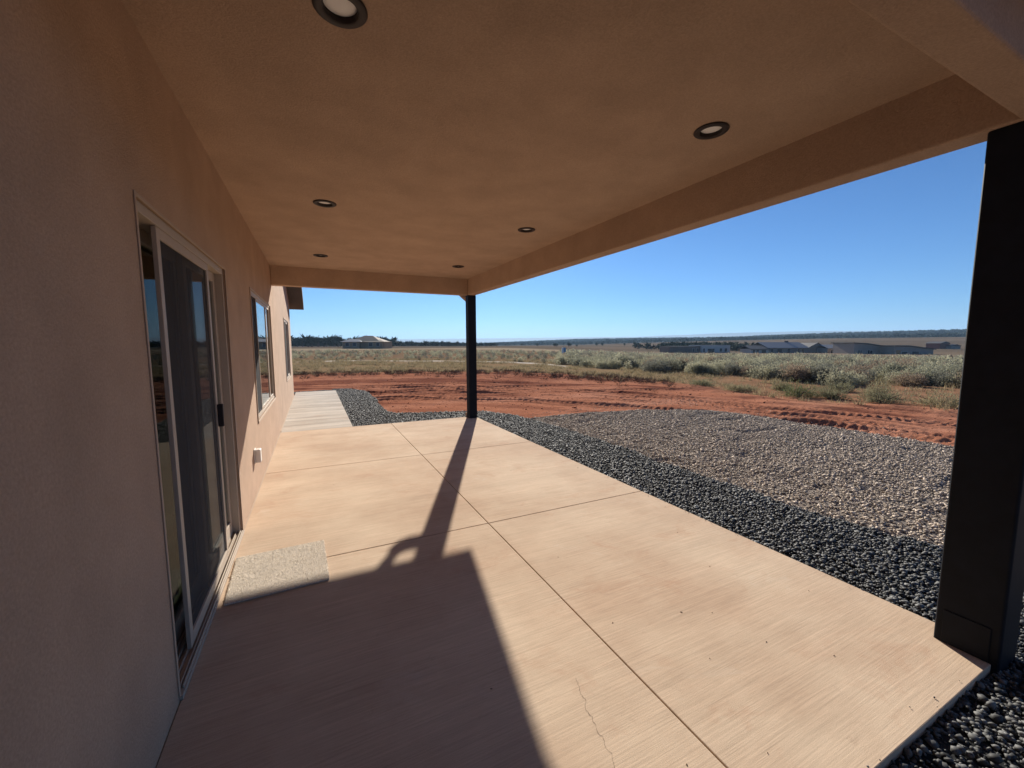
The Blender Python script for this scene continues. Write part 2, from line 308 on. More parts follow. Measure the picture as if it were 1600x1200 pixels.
# ------------------------------------------------------------------ patio slabs (panels between saw-cut joints)
XS, Y0, Y1 = 3.505, .60, 7.80; XJ = 1.82; JY = [Y0, 3.02, 5.36, Y1]; G = .003
patio = tag(empty('patio', (0, 0, 0)), kind='structure')
MB().box(.0, XS-.02, Y0+.02, Y1-.02, -.15, -.02).build('joint_bed', RUBB, patio)
for i in range(3):
    for (xa, xb) in ((.002, XJ-G), (XJ+G, XS)):
        MB().box(xa, xb, JY[i]+(G if i else 0), JY[i+1]-(G if i < 2 else 0), -.1, 0).build('slab_panel', SLAB, patio, .004, 2)
walk = tag(empty('walkway', (0, 0, 0)), kind='structure')
MB().box(.002, 1.15, Y1+.004, 14.3, -.12, -.006).build('slab_panel', WALK, walk, .004)
cr = [(1.563, 1.385), (1.55, 1.34), (1.535, 1.31), (1.538, 1.28), (1.506, 1.235), (1.51, 1.20), (1.493, 1.135), (1.497, 1.11), (1.483, 1.084), (1.486, 1.05), (1.462, 1.005), (1.47, .95), (1.44, .86)]
c = MB(); cv = []
for k in range(len(cr)-1):
    for s in range(4):
        t = s/4; cv.append((cr[k][0]*(1-t)+cr[k+1][0]*t+random.uniform(-.004, .004), cr[k][1]*(1-t)+cr[k+1][1]*t))
for a, b_ in zip(cv[:-1], cv[1:]):
    w = random.uniform(.0003, .0008); c.poly([(a[0]-w, a[1], .0012), (a[0]+w, a[1], .0012), (b_[0]+w, b_[1], .0012), (b_[0]-w, b_[1], .0012)])
c.build('hairline_crack', RUBB, patio)

# bits of leaf and grit blown onto the slab
DB = [(1.95, 1.6), (2.35, 1.5), (2.5, 1.42), (2.2, 1.2), (2.55, 1.15), (2.75, .95), (.95, 1.0), (1.7, .9), (2.9, 1.75), (1.2, 1.5), (2.05, 2.3), (3.1, 2.2), (.7, 4.6), (2.6, 4.2), (1.5, 5.9), (3.2, 1.3), (2.0, .8)]
b = MB()
for k, (dx, dy) in enumerate(DB):
    a = k*2.4; l = random.uniform(.004, .009); w = random.uniform(.0015, .003); c_, s_ = math.cos(a), math.sin(a)
    P = [(-l, 0, .001), (0, -w, .001), (l, 0, .001), (0, w, .001), (0, 0, .004)]; P = [(dx+x*c_-y*s_, dy+x*s_+y*c_, z) for x, y, z in P]
    for q in ((0, 1, 4), (1, 2, 4), (2, 3, 4), (3, 0, 4)): b.poly([P[i] for i in q])
tag(b.build('grit', mat('leaf_bits', (.10, .06, .035), .9, .1)), 'tiny dark leaf bits scattered on the concrete patio', 'debris', kind='stuff')

# ------------------------------------------------------------------ house
house = tag(empty('house', (0, 0, 0)), 'tan stucco house with a gabled covered porch over the concrete patio', 'house')
DOOR = (2.02, 3.72, .0, 2.05); WIN1 = (5.04, 7.20, .67, 2.07); WIN2 = (10.25, 11.95, .68, 2.06)
ops = [DOOR, WIN1, WIN2]; WT = .16; YA, YB, YR = -4.9, 13.2, 4.15
ztop = lambda y: 2.63+.3333*min(y-YA, YB-y)
wb = MB(); ys = sorted({YA, YB, YR}|{o[0] for o in ops}|{o[1] for o in ops}); zs = sorted({-.06}|{o[2] for o in ops}|{o[3] for o in ops}); zs.append(2.6)
for y0, y1 in zip(ys[:-1], ys[1:]):
    for z0, z1 in zip(zs[:-1], zs[1:]):
        if any(o[0] <= y0 and y1 <= o[1] and o[2] <= z0 and z1 <= o[3] for o in ops): continue
        wb.poly([(0, y0, z0), (0, y1, z0), (0, y1, z1), (0, y0, z1)]); wb.poly([(-WT, y0, z0), (-WT, y0, z1), (-WT, y1, z1), (-WT, y1, z0)])
    wb.poly([(0, y0, 2.6), (0, y1, 2.6), (0, y1, ztop(y1)), (0, y0, ztop(y0))]); wb.poly([(-WT, y0, 2.6), (-WT, y0, ztop(y0)), (-WT, y1, ztop(y1)), (-WT, y1, 2.6)])
for a, b_, z0, z1 in ops:
    wb.poly([(0, a, z0), (0, a, z1), (-WT, a, z1), (-WT, a, z0)]); wb.poly([(0, b_, z0), (-WT, b_, z0), (-WT, b_, z1), (0, b_, z1)])
    wb.poly([(0, a, z1), (0, b_, z1), (-WT, b_, z1), (-WT, a, z1)])
    if z0 > .1: wb.poly([(0, a, z0), (-WT, a, z0), (-WT, b_, z0), (0, b_, z0)])
wb.poly([(0, YB, -.06), (-WT, YB, -.06), (-WT, YB, ztop(YB)), (0, YB, ztop(YB))])
wb.build('wall', STUCCO, house, fix=False)
for nm, b in (('wall', (-8.2, -WT-.001, YB-.16, YB, -.06, 2.62)), ('wall', (-8.2, -WT-.001, YA, YA+.16, -.06, 2.62)), ('wall', (-8.2, -8.04, YA+.161, YB-.161, -.06, 2.62))):
    MB().box(*b).build(nm, STUCCO, house)
MB().box(-8.03, -WT-.002, YA+.17, YB-.17, -.05, .0).build('interior_floor', INTFL, house)
MB().box(-8.03, -WT-.002, YA+.17, YB-.17, 2.5, 2.6).build('interior_ceiling', INTER, house)
MB().box(-4.1, -4.0, YA+.17, YB-.17, .001, 2.499).build('partition', INTER, house)
for yy in (4.4, 9.0): MB().box(-3.99, -WT-.003, yy, yy+.1, .001, 2.499).build('partition', INTER, house)
# main roof: 4:12 gable, the dark rake overhang shows beyond the porch beam
rf = MB(); ex = .36
for sg, ye in ((1, 13.62), (-1, -5.32)):
    zb = 2.50; zr = zb+.3333*abs(ye-YR)
    rf.prism([(ye, zb), (YR, zr), (YR, zr+.2), (ye, zb+.2)], 0, -8.6, ex)
rf.build('roof', SOFFIT, house)
# stucco trim band where the wall meets the slab
MB().box(.0005, .006, 3.722, 7.8, .002, .012).build('wall_footing_screed', TRIM, house)
MB().box(.0005, .012, 7.82, 13.19, -.004, .022).build('wall_footing_screed', TRIM, house)

# porch: ceiling with real recesses, three dropped beams, two steel posts, gable roof
ZC, ZB = 2.743, 2.438; LIG = [(.72, 1.76), (2.74, 1.76), (.72, 4.11), (2.74, 4.08), (.72, 6.49), (2.74, 6.44)]
cx_ = sorted({0., 3.33}|{round(l+s*.14, 4) for l in (.72, 2.74) for s in (-1, 1)}); cm = MB()
cys = [.70]
for l in (1.76, 4.095, 6.465): cys += [l-.16, l+.16]
cys.append(7.63)
for x0, x1 in zip(cx_[:-1], cx_[1:]):
    for y0, y1 in zip(cys[:-1], cys[1:]):
        hit = [l for l in LIG if x0 < l[0] < x1 and y0 < l[1] < y1]
        if not hit: cm.poly([(x0, y0, ZC), (x0, y1, ZC), (x1, y1, ZC), (x1, y0, ZC)]); continue
        lx, ly = hit[0]; n = 40; ang = sorted({2*math.pi*k/n for k in range(n)}|{math.atan2(yy-ly, xx-lx) % (2*math.pi) for xx in (x0, x1) for yy in (y0, y1)})
        def sq(a):
            c_, s_ = math.cos(a), math.sin(a); t = min([((x1 if c_ > 0 else x0)-lx)/c_ if abs(c_) > 1e-9 else 9, ((y1 if s_ > 0 else y0)-ly)/s_ if abs(s_) > 1e-9 else 9]); return (lx+c_*t, ly+s_*t, ZC)
        for a, b_ in zip(ang, ang[1:]+[ang[0]+2*math.pi]):
            cm.poly([(lx+.075*math.cos(a), ly+.075*math.sin(a), ZC), (lx+.075*math.cos(b_), ly+.075*math.sin(b_), ZC), sq(b_), sq(a)])
cm.build('porch_ceiling', STUCCO, house, fix=False)
MB().box(3.33, 3.48, .56, 7.78, ZB, 2.90).build('beam', STUCCO, house, .012, 3)
MB().box(-.001, 3.329, 7.63, 7.78, ZB, 2.90).build('beam', STUCCO, house, .012, 3)
MB().box(-.001, 3.329, .56, .70, ZB, 2.90).build('beam', STUCCO, house, .012, 3)
PE, PX = 8.17, 3.94; pyr = 4.17; pr = MB()
for ye in (PE, 2*pyr-PE):
    zb = 2.65; zr = zb+.3333*abs(ye-pyr); pr.prism([(ye, zb), (pyr, zr), (pyr, zr+.16), (ye, zb+.16)], 0, .002, PX)
pr.build('porch_roof', SOFFIT, house)
MB().prism([(.57, 2.901), (7.77, 2.901), (pyr, 3.97)], 0, 3.36, 3.47).build('gable_infill', STUCCO, house)
MB().box(.05, PX-.02, 8.173, 8.27, 2.715, 2.81).build('gutter', ROOFM, house, .006)
MB().tube([(3.345, 8.22, 2.72), (3.347, 8.22, 2.63), (3.352, 8.21, 2.575), (3.36, 8.17, 2.53), (3.375, 8.08, 2.475), (3.395, 7.92, 2.40), (3.405, 7.86, 2.365), (3.41, 7.845, 2.33), (3.41, 7.845, 2.2), (3.41, 7.845, .12), (3.41, 7.86, .06), (3.41, 7.98, .02)], .05, 12).build('downspout', STUCCO, house)
for (px, py, pw) in ((3.345, .575, .225), (3.325, 7.605, .165)):
    p = MB().box(px, px+pw, py, py+pw, -.09 if py < 1 else .001, ZB+.002).build('porch_post', STEEL, house, .012, 3)
    MB().box(px-.006, px-.0005, py+.035, py+pw-.03, .004, .17).build('base_cover', STEEL, p, .002)

# recessed downlights
names = {0: 'round recessed downlight above the near half of the sliding glass door', 1: 'round recessed downlight beside the open-side beam, close to the large black post', 2: 'round recessed downlight between the sliding door and the three-part window',
         3: 'round recessed downlight midway along the open-side beam', 4: 'round recessed downlight by the wall, close to the end beam', 5: 'round recessed downlight in the corner above the slim far post'}
for k, (lx, ly) in enumerate(LIG):
    e = tag(empty('downlight', (lx, ly, ZC)), names[k], 'ceiling light', 'recessed downlights in the porch ceiling')
    MB().lathe([(.0755, -.0005), (.096, -.0015), (.0965, -.005), (.09, -.010), (.066, -.011), (.0625, -.008)], (0, 0, 0), 48).build('trim_ring', BRONZE, e, smooth=True)
    MB().lathe([(.0625, -.008), (.061, .002), (.060, .013), (.0745, .02), (.0745, .0)], (0, 0, 0), 48).build('baffle', BRONZE, e, smooth=True)
    MB().lathe([(.0598, .012), (.05, .009), (.03, .007), (.006, .006)], (0, 0, 0), 48, True).build('lens', LENS, e, smooth=True)

# sliding door
dr = empty('sliding_door'); dr.parent = house
y0, y1, z0, z1 = DOOR
fr = MB(); fr.box(-.125, -.012, y0+.001, y0+.04, .03, z1-.001); fr.box(-.125, -.012, y1-.04, y1-.001, .03, z1-.001); fr.box(-.125, -.012, y0+.041, y1-.041, z1-.045, z1-.001)
fr.build('frame', VINYL, dr, .003)
s = MB(); s.box(-.13, .012, y0+.001, y1-.001, .0015, .022)
for xx in (-.118, -.085, -.06, -.035, -.008, .004): s.box(xx-.003, xx+.003, y0+.042, y1-.042, .0222, .04)
s.build('threshold', VINYL, dr, .0015)
s = MB(); s.box(.0005, .005, y0-.010, y0+.006, .023, z1+.010); s.box(.0005, .005, y1-.006, y1+.010, .023, z1+.010); s.box(.0005, .005, y0+.0065, y1-.0065, z1-.006, z1+.010)
s.build('casing', TRIM, dr, .002)
def leaf(parent, name, ya, yb, za, zb, xc, st, rail, inner, tk=.028, m=VINYL):
    f = MB(); f.box(xc-tk/2, xc+tk/2, ya, ya+st, za, zb); f.box(xc-tk/2, xc+tk/2, yb-st, yb, za, zb); f.box(xc-tk/2, xc+tk/2, ya+st, yb-st, za, za+rail); f.box(xc-tk/2, xc+tk/2, ya+st, yb-st, zb-st, zb)
    f.build(name, m, parent, .002)
    g = MB(); g.box(xc-.003, xc+.003, ya+st-.004, yb-st+.004, za+rail-.004, zb-st+.004) if inner is GLASS else g.poly([(xc, ya+st-.004, za+rail-.004), (xc, yb-st+.004, za+rail-.004), (xc, yb-st+.004, zb-st+.004), (xc, ya+st-.004, zb-st+.004)])
    g.build('pane' if inner is GLASS else 'screen', inner, parent)
leaf(dr, 'panel_frame', 2.065, 2.93, .042, 2.003, -.105, .062, .10, GLASS)
leaf(dr, 'panel_frame', 2.86, 3.678, .042, 2.003, -.072, .062, .10, GLASS)
leaf(dr, 'screen_frame', 2.30, 3.26, .042, 2.003, -.026, .045, .06, SCREEN, .018, VINYL)
MB().box(-.016, .016, 3.222, 3.246, .95, 1.10).build('handle', BRONZE, dr, .004)
cu = MB(); n = 26
for k in range(n):
    a, b_ = 2.35+k*.02, 2.37+k*.02; xa, xb = -.22-.025*math.sin(k*1.7), -.22-.025*math.sin((k+1)*1.7); cu.poly([(xa, a, .05), (xb, b_, .05), (xb, b_, 2.1), (xa, a, 2.1)])
cu.build('curtain', CURT, dr, fix=False)

def window(o, splits):
    w = empty('window'); w.parent = house; y0, y1, z0, z1 = o
    f = MB(); f.box(-.09, -.003, y0+.001, y0+.035, z0+.001, z1-.001); f.box(-.09, -.003, y1-.035, y1-.001, z0+.001, z1-.001); f.box(-.09, -.003, y0+.036, y1-.036, z1-.035, z1-.001); f.box(-.09, -.003, y0+.036, y1-.036, z0+.005, z0+.035)
    f.build('frame', VINYL, w, .003)
    MB().box(.0005, .014, y0-.012, y1+.012, z0-.022, z0+.004).build('sill', TRIM, w, .003)
    s = MB(); s.box(.0005, .010, y0-.012, y0+.008, z0+.005, z1+.012); s.box(.0005, .010, y1-.008, y1+.012, z0+.005, z1+.012); s.box(.0005, .010, y0+.0085, y1-.0085, z1-.008, z1+.012); s.build('casing', TRIM, w, .002)
    ed = [y0+.038]+splits+[y1-.038]
    for k, (a, b_) in enumerate(zip(ed[:-1], ed[1:])):
        leaf(w, 'sash', a, b_, z0+.037, z1-.037, -.022, .035, .035, GLASS, .02)
        if k == 0: leaf(w, 'screen_frame', a+.004, b_-.004, z0+.037, z1-.037, -.006, .022, .022, SCREEN, .009)
window(WIN1, [5.56, 6.68]); window(WIN2, [11.1])

# covered outlet on the wall
ou = tag(empty('outlet_cover', (0, 4.62, .40)), 'white weatherproof outlet cover on the stucco wall under the window', 'outlet')
MB().box(.0005, .012, -.045, .045, -.07, .07).build('back_plate', WHITEP, ou, .003); MB().box(.0125, .058, -.04, .04, -.065, .065).build('lid', WHITEP, ou, .008, 3)
MB().box(.02, .045, -.043, -.0402, .02, .04).build('hinge', WHITEP, ou, .001)

# door mat: low woven base and a pile of short tufts
mt = tag(empty('door_mat', (.31, 2.985, .001)), 'cream shaggy doormat in front of the sliding door', 'doormat'); mt.rotation_euler.z = R(2)
MATM = mat('cream_pile', (.88, .77, .63), .95, .05, island=.10); MATB = mat('mat_backing', (.6, .53, .45), .95, .05)
MB().box(-.275, .275, -.29, .29, 0, .010).build('backing', MATB, mt, .003)
N_ = 46000; p = np.stack([rng.uniform(-.277, .277, N_), rng.uniform(-.292, .292, N_)], -1); h = rng.uniform(.002, .006, N_); lean = rng.normal(0, .0025, (N_, 2)); th = rng.uniform(0, 6.28, N_); r0 = .0021
V = np.zeros((N_, 4, 3))
for k in range(3): V[:, k, 0] = p[:, 0]+r0*np.cos(th+k*2.094); V[:, k, 1] = p[:, 1]+r0*np.sin(th+k*2.094); V[:, k, 2] = .006
V[:, 3, :2] = p+lean; V[:, 3, 2] = .008+h
F = np.array([(0, 1, 3), (1, 2, 3), (2, 0, 3)])[None]+np.arange(N_)[:, None, None]*4
o = obj('pile', npmesh('pile', V.reshape(-1, 3), F.reshape(-1, 3)), MATM, mt); tag(o, kind='stuff')

# ------------------------------------------------------------------ gravel
def ico(level=0):
    bm = bmesh.new(); bmesh.ops.create_icosphere(bm, subdivisions=1, radius=1); v = np.array([x.co[:] for x in bm.verts]); f = np.array([[a.index for a in q.verts] for q in bm.faces]); bm.free(); return v, f
ICO = ico(); OCT = (np.array([(1, 0, 0), (-1, 0, 0), (0, 1, 0), (0, -1, 0), (0, 0, 1), (0, 0, -1)], float), np.array([(0, 2, 4), (2, 1, 4), (1, 3, 4), (3, 0, 4), (2, 0, 5), (1, 2, 5), (3, 1, 5), (0, 3, 5)]))
def randrot(n):
    q = rng.normal(size=(n, 4)); q /= np.linalg.norm(q, axis=1)[:, None]; w, x, y, z = q.T
    return np.stack([np.stack([1-2*(y*y+z*z), 2*(x*y-z*w), 2*(x*z+y*w)], -1), np.stack([2*(x*y+z*w), 1-2*(x*x+z*z), 2*(y*z-x*w)], -1), np.stack([2*(x*z-y*w), 2*(y*z+x*w), 1-2*(x*x+y*y)], -1)], 1)
def stones(P, size, shape, flat=.75):
    v, f = shape; n = len(P); M = randrot(n); sc = np.stack([size, size*rng.uniform(.6, 1, n), size*rng.uniform(.5, .85, n)], -1)
    jit = 1+rng.uniform(-.28, .28, (n, len(v), 1)); L_ = v[None]*jit*sc[:, None, :]; V = np.einsum('nij,nkj->nki', M, L_); V[..., 2] *= flat; V = V+P[:, None, :]
    F = f[None]+np.arange(n)[:, None, None]*len(v); return V.reshape(-1, 3), F.reshape(-1, 3)
def scatter(fn, box, dens):
    n = int((box[1]-box[0])*(box[3]-box[2])*dens); x = rng.uniform(box[0], box[1], n); y = rng.uniform(box[2], box[3], n); k = fn(x, y); return x[k], y[k]
def field(name, parts, m):
    Vs, Fs, o = [], [], 0
    for V, F in parts: Vs.append(V); Fs.append(F+o); o += len(V)
    return obj(name, npmesh(name, np.concatenate(Vs), np.concatenate(Fs)), m)
hide = lambda x, y: ((x < XS+.005) & (y > Y0-.005) & (y < Y1+.005)) | ((x < 1.155) & (y < 14.3) & (y > .6))
dk_near = lambda x, y: in_dark(x, y) & ~hide(x, y)
DKM = mat('dark_stone', (.088, .089, .088), .65, .3, island=.85); GRM = mat('grey_stone', (.40, .335, .275), .9, .08, island=.55)
parts = []
x, y = scatter(dk_near, (0, 4.9, -1.2, 3.4), 4600); P = np.stack([x, y, TZ(x, y)+rng.uniform(-.004, .018, len(x))], -1); parts.append(stones(P, np.clip(rng.gamma(5, .0023, len(x)), .004, .026), ICO))
x, y = scatter(dk_near, (-.6, 5, 3.4, 15.3), 3400); P = np.stack([x, y, TZ(x, y)+rng.uniform(-.004, .016, len(x))], -1); parts.append(stones(P, np.clip(rng.gamma(6, .0023, len(x)), .006, .028), OCT))
n_ = 46; x = np.concatenate([XS-rng.gamma(1.2, .025, n_), rng.uniform(2.2, 3.2, 8)]); y = np.concatenate([rng.uniform(.9, 7.6, n_), Y0+rng.gamma(1.2, .02, 8)])
parts.append(stones(np.stack([x, y, np.full(len(x), .004)], -1), rng.uniform(.002, .005, len(x)), ICO))   # strays kicked onto the slab edge
tag(field('dark_gravel', parts, DKM), 'dark grey gravel border along the edge of the concrete patio', 'gravel', kind='stuff')
gr_near = lambda x, y: in_grey(x, y) & ~in_dark(x, y)
parts = []
x, y = scatter(gr_near, (4.4, 9.3, -2.5, 7.6), 2300); P = np.stack([x, y, TZ(x, y)+rng.uniform(-.004, .012, len(x))], -1); parts.append(stones(P, np.clip(rng.gamma(4.5, .003, len(x)), .005, .032), OCT))
# strays thrown onto the dirt and mixed into the border
x, y = scatter(lambda x, y: ~in_grey(x, y) & ~in_dark(x, y) & (rng.random(len(x)) < np.exp(-np.maximum(0, np.minimum(np.abs(x-9.2), np.abs(y-7.5)))*3)), (4.6, 10, -2, 8.4), 160); P = np.stack([x, y, TZ(x, y)], -1); parts.append(stones(P, rng.uniform(.007, .018, len(x)), OCT))
tag(field('grey_gravel', parts, GRM), 'pale brown-grey crushed gravel bed between dark border and red dirt', 'gravel', kind='stuff')
# clods on the red dirt
x, y = scatter(lambda x, y: (np.hypot(x, y) < ip(dirt_r, polar(x, y)[1])+1) & ~in_grey(x, y) & ~in_dark(x, y) & ((x > 4.7) | (y > 8.7)), (-2, 14, 0, 23), 26)
P = np.stack([x, y, TZ(x, y)+.002], -1)
tag(field('dirt_clods', [stones(P, rng.gamma(2, .006, len(x)), OCT)], mat('red_clod', (.33, .13, .075), .95, .05, island=.3)), 'small red clods scattered over the graded dirt', 'clods', kind='stuff')

# ------------------------------------------------------------------ sagebrush, grass, trees
def leafcloud(n, rx, ry, h, ls, lw, shell=.55, seed=0, dome=True, tri=True):
    g = np.random.default_rng(seed); d = g.normal(size=(n, 3)); d[:, 2] = np.abs(d[:, 2]) if dome else d[:, 2]; d /= np.linalg.norm(d, axis=1)[:, None]
    lob = 1+.28*np.sin(d[:, 0]*5+seed)+.22*np.sin(d[:, 1]*6+seed*2)+.15*np.sin(d[:, 2]*7+d[:, 0]*4+seed)
    r = (shell+(1-shell)*g.random(n)**.5)*lob*.85
    c = d*r[:, None]*np.array([rx, ry, h])
    if dome: c[:, 2] = np.maximum(c[:, 2], .03)
    ax = d+g.normal(0, .55, (n, 3)); ax[:, 2] += .45; ax /= np.linalg.norm(ax, axis=1)[:, None]
    sd_ = np.cross(ax, g.normal(size=(n, 3))); sd_ /= np.linalg.norm(sd_, axis=1)[:, None]+1e-9
    L_ = (ls*g.uniform(.6, 1.4, n))[:, None]; W_ = (lw*g.uniform(.6, 1.4, n))[:, None]
    V = np.stack([c-sd_*W_*.5, c+sd_*W_*.5, c+ax*L_], 1); return V.reshape(-1, 3), np.arange(n*3).reshape(-1, 3)
SAGE = [leafy(mat('sage_leaf', (.29, .285, .205), .85, .1, island=.3), .38), leafy(mat('sage_leaf_pale', (.40, .38, .26), .85, .1, island=.3), .38), leafy(mat('sage_leaf_grey', (.20, .195, .155), .85, .1, island=.3), .38), leafy(mat('sage_leaf_brown', (.30, .23, .165), .85, .1, island=.3), .38)]
def lumpy(n, rx, ry, h, ls, lw, seed, lobes=7):
    g = np.random.default_rng(seed); Vs = []
    for k in range(lobes):
        a = g.uniform(0, 6.28); r = 0 if k == 0 else g.uniform(.35, .8); q = g.uniform(.38, .62); V, _ = leafcloud(n//lobes, rx*q, ry*q, h*q*1.1, ls, lw, .55, seed*31+k, dome=False)
        V = V.reshape(-1, 3, 3); c = np.array([rx*r*math.cos(a), ry*r*math.sin(a), h*(.25+.35*(1-r)+.12*g.random())]); V = V+c; Vs.append(V)
    V = np.concatenate(Vs); V = V[V[:, :, 2].min(1) > 0]; return V.reshape(-1, 3), np.arange(len(V)*3).reshape(-1, 3)
STEM = mat('sage_stem', (.16, .12, .09), .9, .1)
def stems(n, rx, h, seed):
    g = np.random.default_rng(seed); m = MB()
    for k in range(n):
        a = g.uniform(0, 6.28); e = g.uniform(.3, 1); m.tube([(0.03*math.cos(a), .03*math.sin(a), -.05), (rx*.35*e*math.cos(a), rx*.35*e*math.sin(a), h*.4), (rx*.75*e*math.cos(a+.2), rx*.75*e*math.sin(a+.2), h*.8)], [.02, .012, .004], 4)
    return m.mesh('stem')
sv = []
for k in range(7):
    V, F = lumpy(3000, .6, .55, .64, .055, .03, 100+k, 9); me = npmesh('foliage', V, F); me.materials.append(SAGE[(0, 1, 2, 0, 1, 3, 2)[k]]); sv.append((me, (lambda q: (q.materials.append(STEM), q)[1])(stems(9, .5, .6, k))))
cand = []
# candidate bushes over the scrub, denser near its front edge
def bushes(n, rmin, rmax, a0, a1):
    a = rng.uniform(a0, a1, n); d = np.sqrt(rng.uniform(rmin**2, rmax**2, n)); return np.sin(np.radians(a))*d, np.cos(np.radians(a))*d
x, y = bushes(8200, 18, 135, -8, 84); d, a = polar(x, y); rs_ = ip(sage_r, a)
keep = (d > rs_+rng.normal(0, .8, len(d)))&(d < 128)
left = 1-sst(28, 38, a); dens = np.where(left > .5, np.where(d < rs_+3, .8, .62), 1.0)*(1-.45*sst(70, 125, d)); keep &= rng.random(len(d)) < dens; keep &= ~((a < 33) & (d > 82))
x, y = x[keep], y[keep]; d, a = polar(x, y)
# thicken the front bank on the open side
x2, y2 = bushes(800, 19, 44, 33, 80); d2, a2 = polar(x2, y2); k2 = d2 > ip(sage_r, a2)+rng.normal(.2, .5, len(d2)); x = np.concatenate([x, x2[k2]]); y = np.concatenate([y, y2[k2]]); d, a = polar(x, y)
size = (.6+.55*rng.random(len(x))**1.4)*(1-.42*(1-sst(28, 40, a)))*(1-.25*sst(60, 110, d)*(1-sst(28, 40, a))); z = TZ(x, y)
order = np.argsort(d/size+1000*((a < -1.5) | (a > 75))); sel = order[:290]; rest = order[290:]
for i in sel:
    k = int(rng.integers(0, 7)); s_ = float(size[i])
    e = tag(empty('sagebrush', (float(x[i]), float(y[i]), float(z[i])-.05), float(rng.uniform(0, 6.28))), ('grey-green sagebrush in the scrub beyond the graded red dirt', 'pale silvery sagebrush in the scrub beyond the graded red dirt', 'dark grey sagebrush in the scrub beyond the graded red dirt', 'half-dry brownish sagebrush in the scrub beyond the graded red dirt')[(0, 1, 2, 0, 1, 3, 2)[k]], 'bush', 'sagebrush in the open scrub')
    e.scale = (s_*float(rng.uniform(.9, 1.25)), s_*float(rng.uniform(.9, 1.2)), s_*float(rng.uniform(.85, 1.2)))
    obj('foliage', sv[k][0], None, e); obj('stem', sv[k][1], None, e)
protos = [lumpy(260, .6, .55, .66, .13, .075, 200+k, 5) for k in range(6)]; protos_far = [lumpy(70, .65, .6, .62, .26, .17, 300+k, 4) for k in range(6)]
def cloudfield(name, idx, protos, msz):
    Vs, Fs, o = [], [], 0
    for j, i in enumerate(idx):
        V, F = protos[j % len(protos)]; t = rng.uniform(0, 6.28); c_, s_ = math.cos(t), math.sin(t); q = V*size[i]*msz*np.array([1, 1, rng.uniform(.85, 1.2)])
        Vs.append(np.stack([q[:, 0]*c_-q[:, 1]*s_+x[i], q[:, 0]*s_+q[:, 1]*c_+y[i], q[:, 2]+z[i]], -1)); Fs.append(F+o); o += len(V)
    return npmesh(name, np.concatenate(Vs), np.concatenate(Fs))
nr = [i for i in rest if d[i] < 62]; fr_ = [i for i in rest if d[i] >= 62]
mesh_ = cloudfield('sage_scrub', nr, protos, 1.0)
def spread(me, idx, protos):
    for m_ in SAGE: me.materials.append(m_)
    cnt = [len(protos[j % len(protos)][1]) for j in range(len(idx))]; ch = rng.choice(4, len(idx), p=[.35, .3, .2, .15]); me.polygons.foreach_set('material_index', np.repeat(ch, cnt).astype(np.int32)); return me
tag(obj('sage_scrub', spread(mesh_, nr, protos)), 'sea of grey-green sage scrub running back toward the houses', 'scrub', kind='stuff')
tag(obj('distant_scrub', spread(cloudfield('distant_scrub', fr_, protos_far, 1.1), fr_, protos_far)), 'far low scrub around the distant houses', 'scrub', kind='stuff')

# dry grass tufts
def tufts(px, py, h, nb, spread, seed):
    g = np.random.default_rng(seed); n = len(px); pz = TZ(px, py); N_ = n*nb
    bx = np.repeat(px, nb)+g.normal(0, 1, N_)*np.repeat(spread, nb); by = np.repeat(py, nb)+g.normal(0, 1, N_)*np.repeat(spread, nb); bz = np.repeat(pz, nb)-.01; H = np.repeat(h, nb)*g.uniform(.5, 1.2, N_)
    t = g.uniform(0, 6.28, N_); w = .006+.012*g.random(N_)*np.repeat(np.clip(np.hypot(px, py)/25, .5, 2), nb); ln = g.normal(0, .45, (N_, 2))*H[:, None]
    V = np.zeros((N_, 3, 3)); V[:, 0] = np.stack([bx-w*np.cos(t), by-w*np.sin(t), bz], -1); V[:, 1] = np.stack([bx+w*np.cos(t), by+w*np.sin(t), bz], -1); V[:, 2] = np.stack([bx+ln[:, 0], by+ln[:, 1], bz+H], -1)
    return V.reshape(-1, 3), np.arange(N_*3).reshape(-1, 3)
gxp, gyp = bushes(9000, 11.5, 44, -8, 84); dg, ag = polar(gxp, gyp); rdg = ip(dirt_r, ag); rsg = ip(sage_r, ag)
pg = sst(-.6, 2.0, dg-rdg)*(1-sst(rsg+1, rsg+5, dg))*np.where(ag > 50, .42, .9)*(vn(gxp*.6, gyp*.6, 44) > .33)
road = np.abs(dg-(rsg-1.2)) < 1.0
kg = (rng.random(len(dg)) < pg) & ~(road & (ag < 35))
gxp, gyp = gxp[kg], gyp[kg]; nT = len(gxp)
V, F = tufts(gxp, gyp, rng.uniform(.07, .24, nT), 26, rng.uniform(.05, .17, nT), 5)
tag(obj('dry_grass', npmesh('dry_grass', V, F), leafy(mat('dry_grass', (.30, .24, .14), .9, .1, island=.35), .35)), 'straw-coloured dry grass between the red dirt and the sage', 'grass', kind='stuff')

# scraped brush and root debris lying along the edge of the graded dirt
ab = rng.uniform(-6, 49, 420); db = ip(dirt_r, ab)+rng.normal(.3, 1.0, 420); Vs, Fs, o_ = [], [], 0
for i in range(420):
    bx, by = math.sin(R(ab[i]))*db[i], math.cos(R(ab[i]))*db[i]; V, F = leafcloud(26, *rng.uniform(.08, .30, 2), rng.uniform(.04, .16), .13, .018, .2, 900+i); Vs.append(V+np.array([bx, by, float(TZ(bx, by))-.01])); Fs.append(F+o_); o_ += len(V)
tag(obj('brush_debris', npmesh('brush_debris', np.concatenate(Vs), np.concatenate(Fs)), mat('dead_brush', (.17, .115, .08), .95, .05, island=.5)), 'dead brown brush scraped up along the far edge of the dirt', 'debris', kind='stuff')

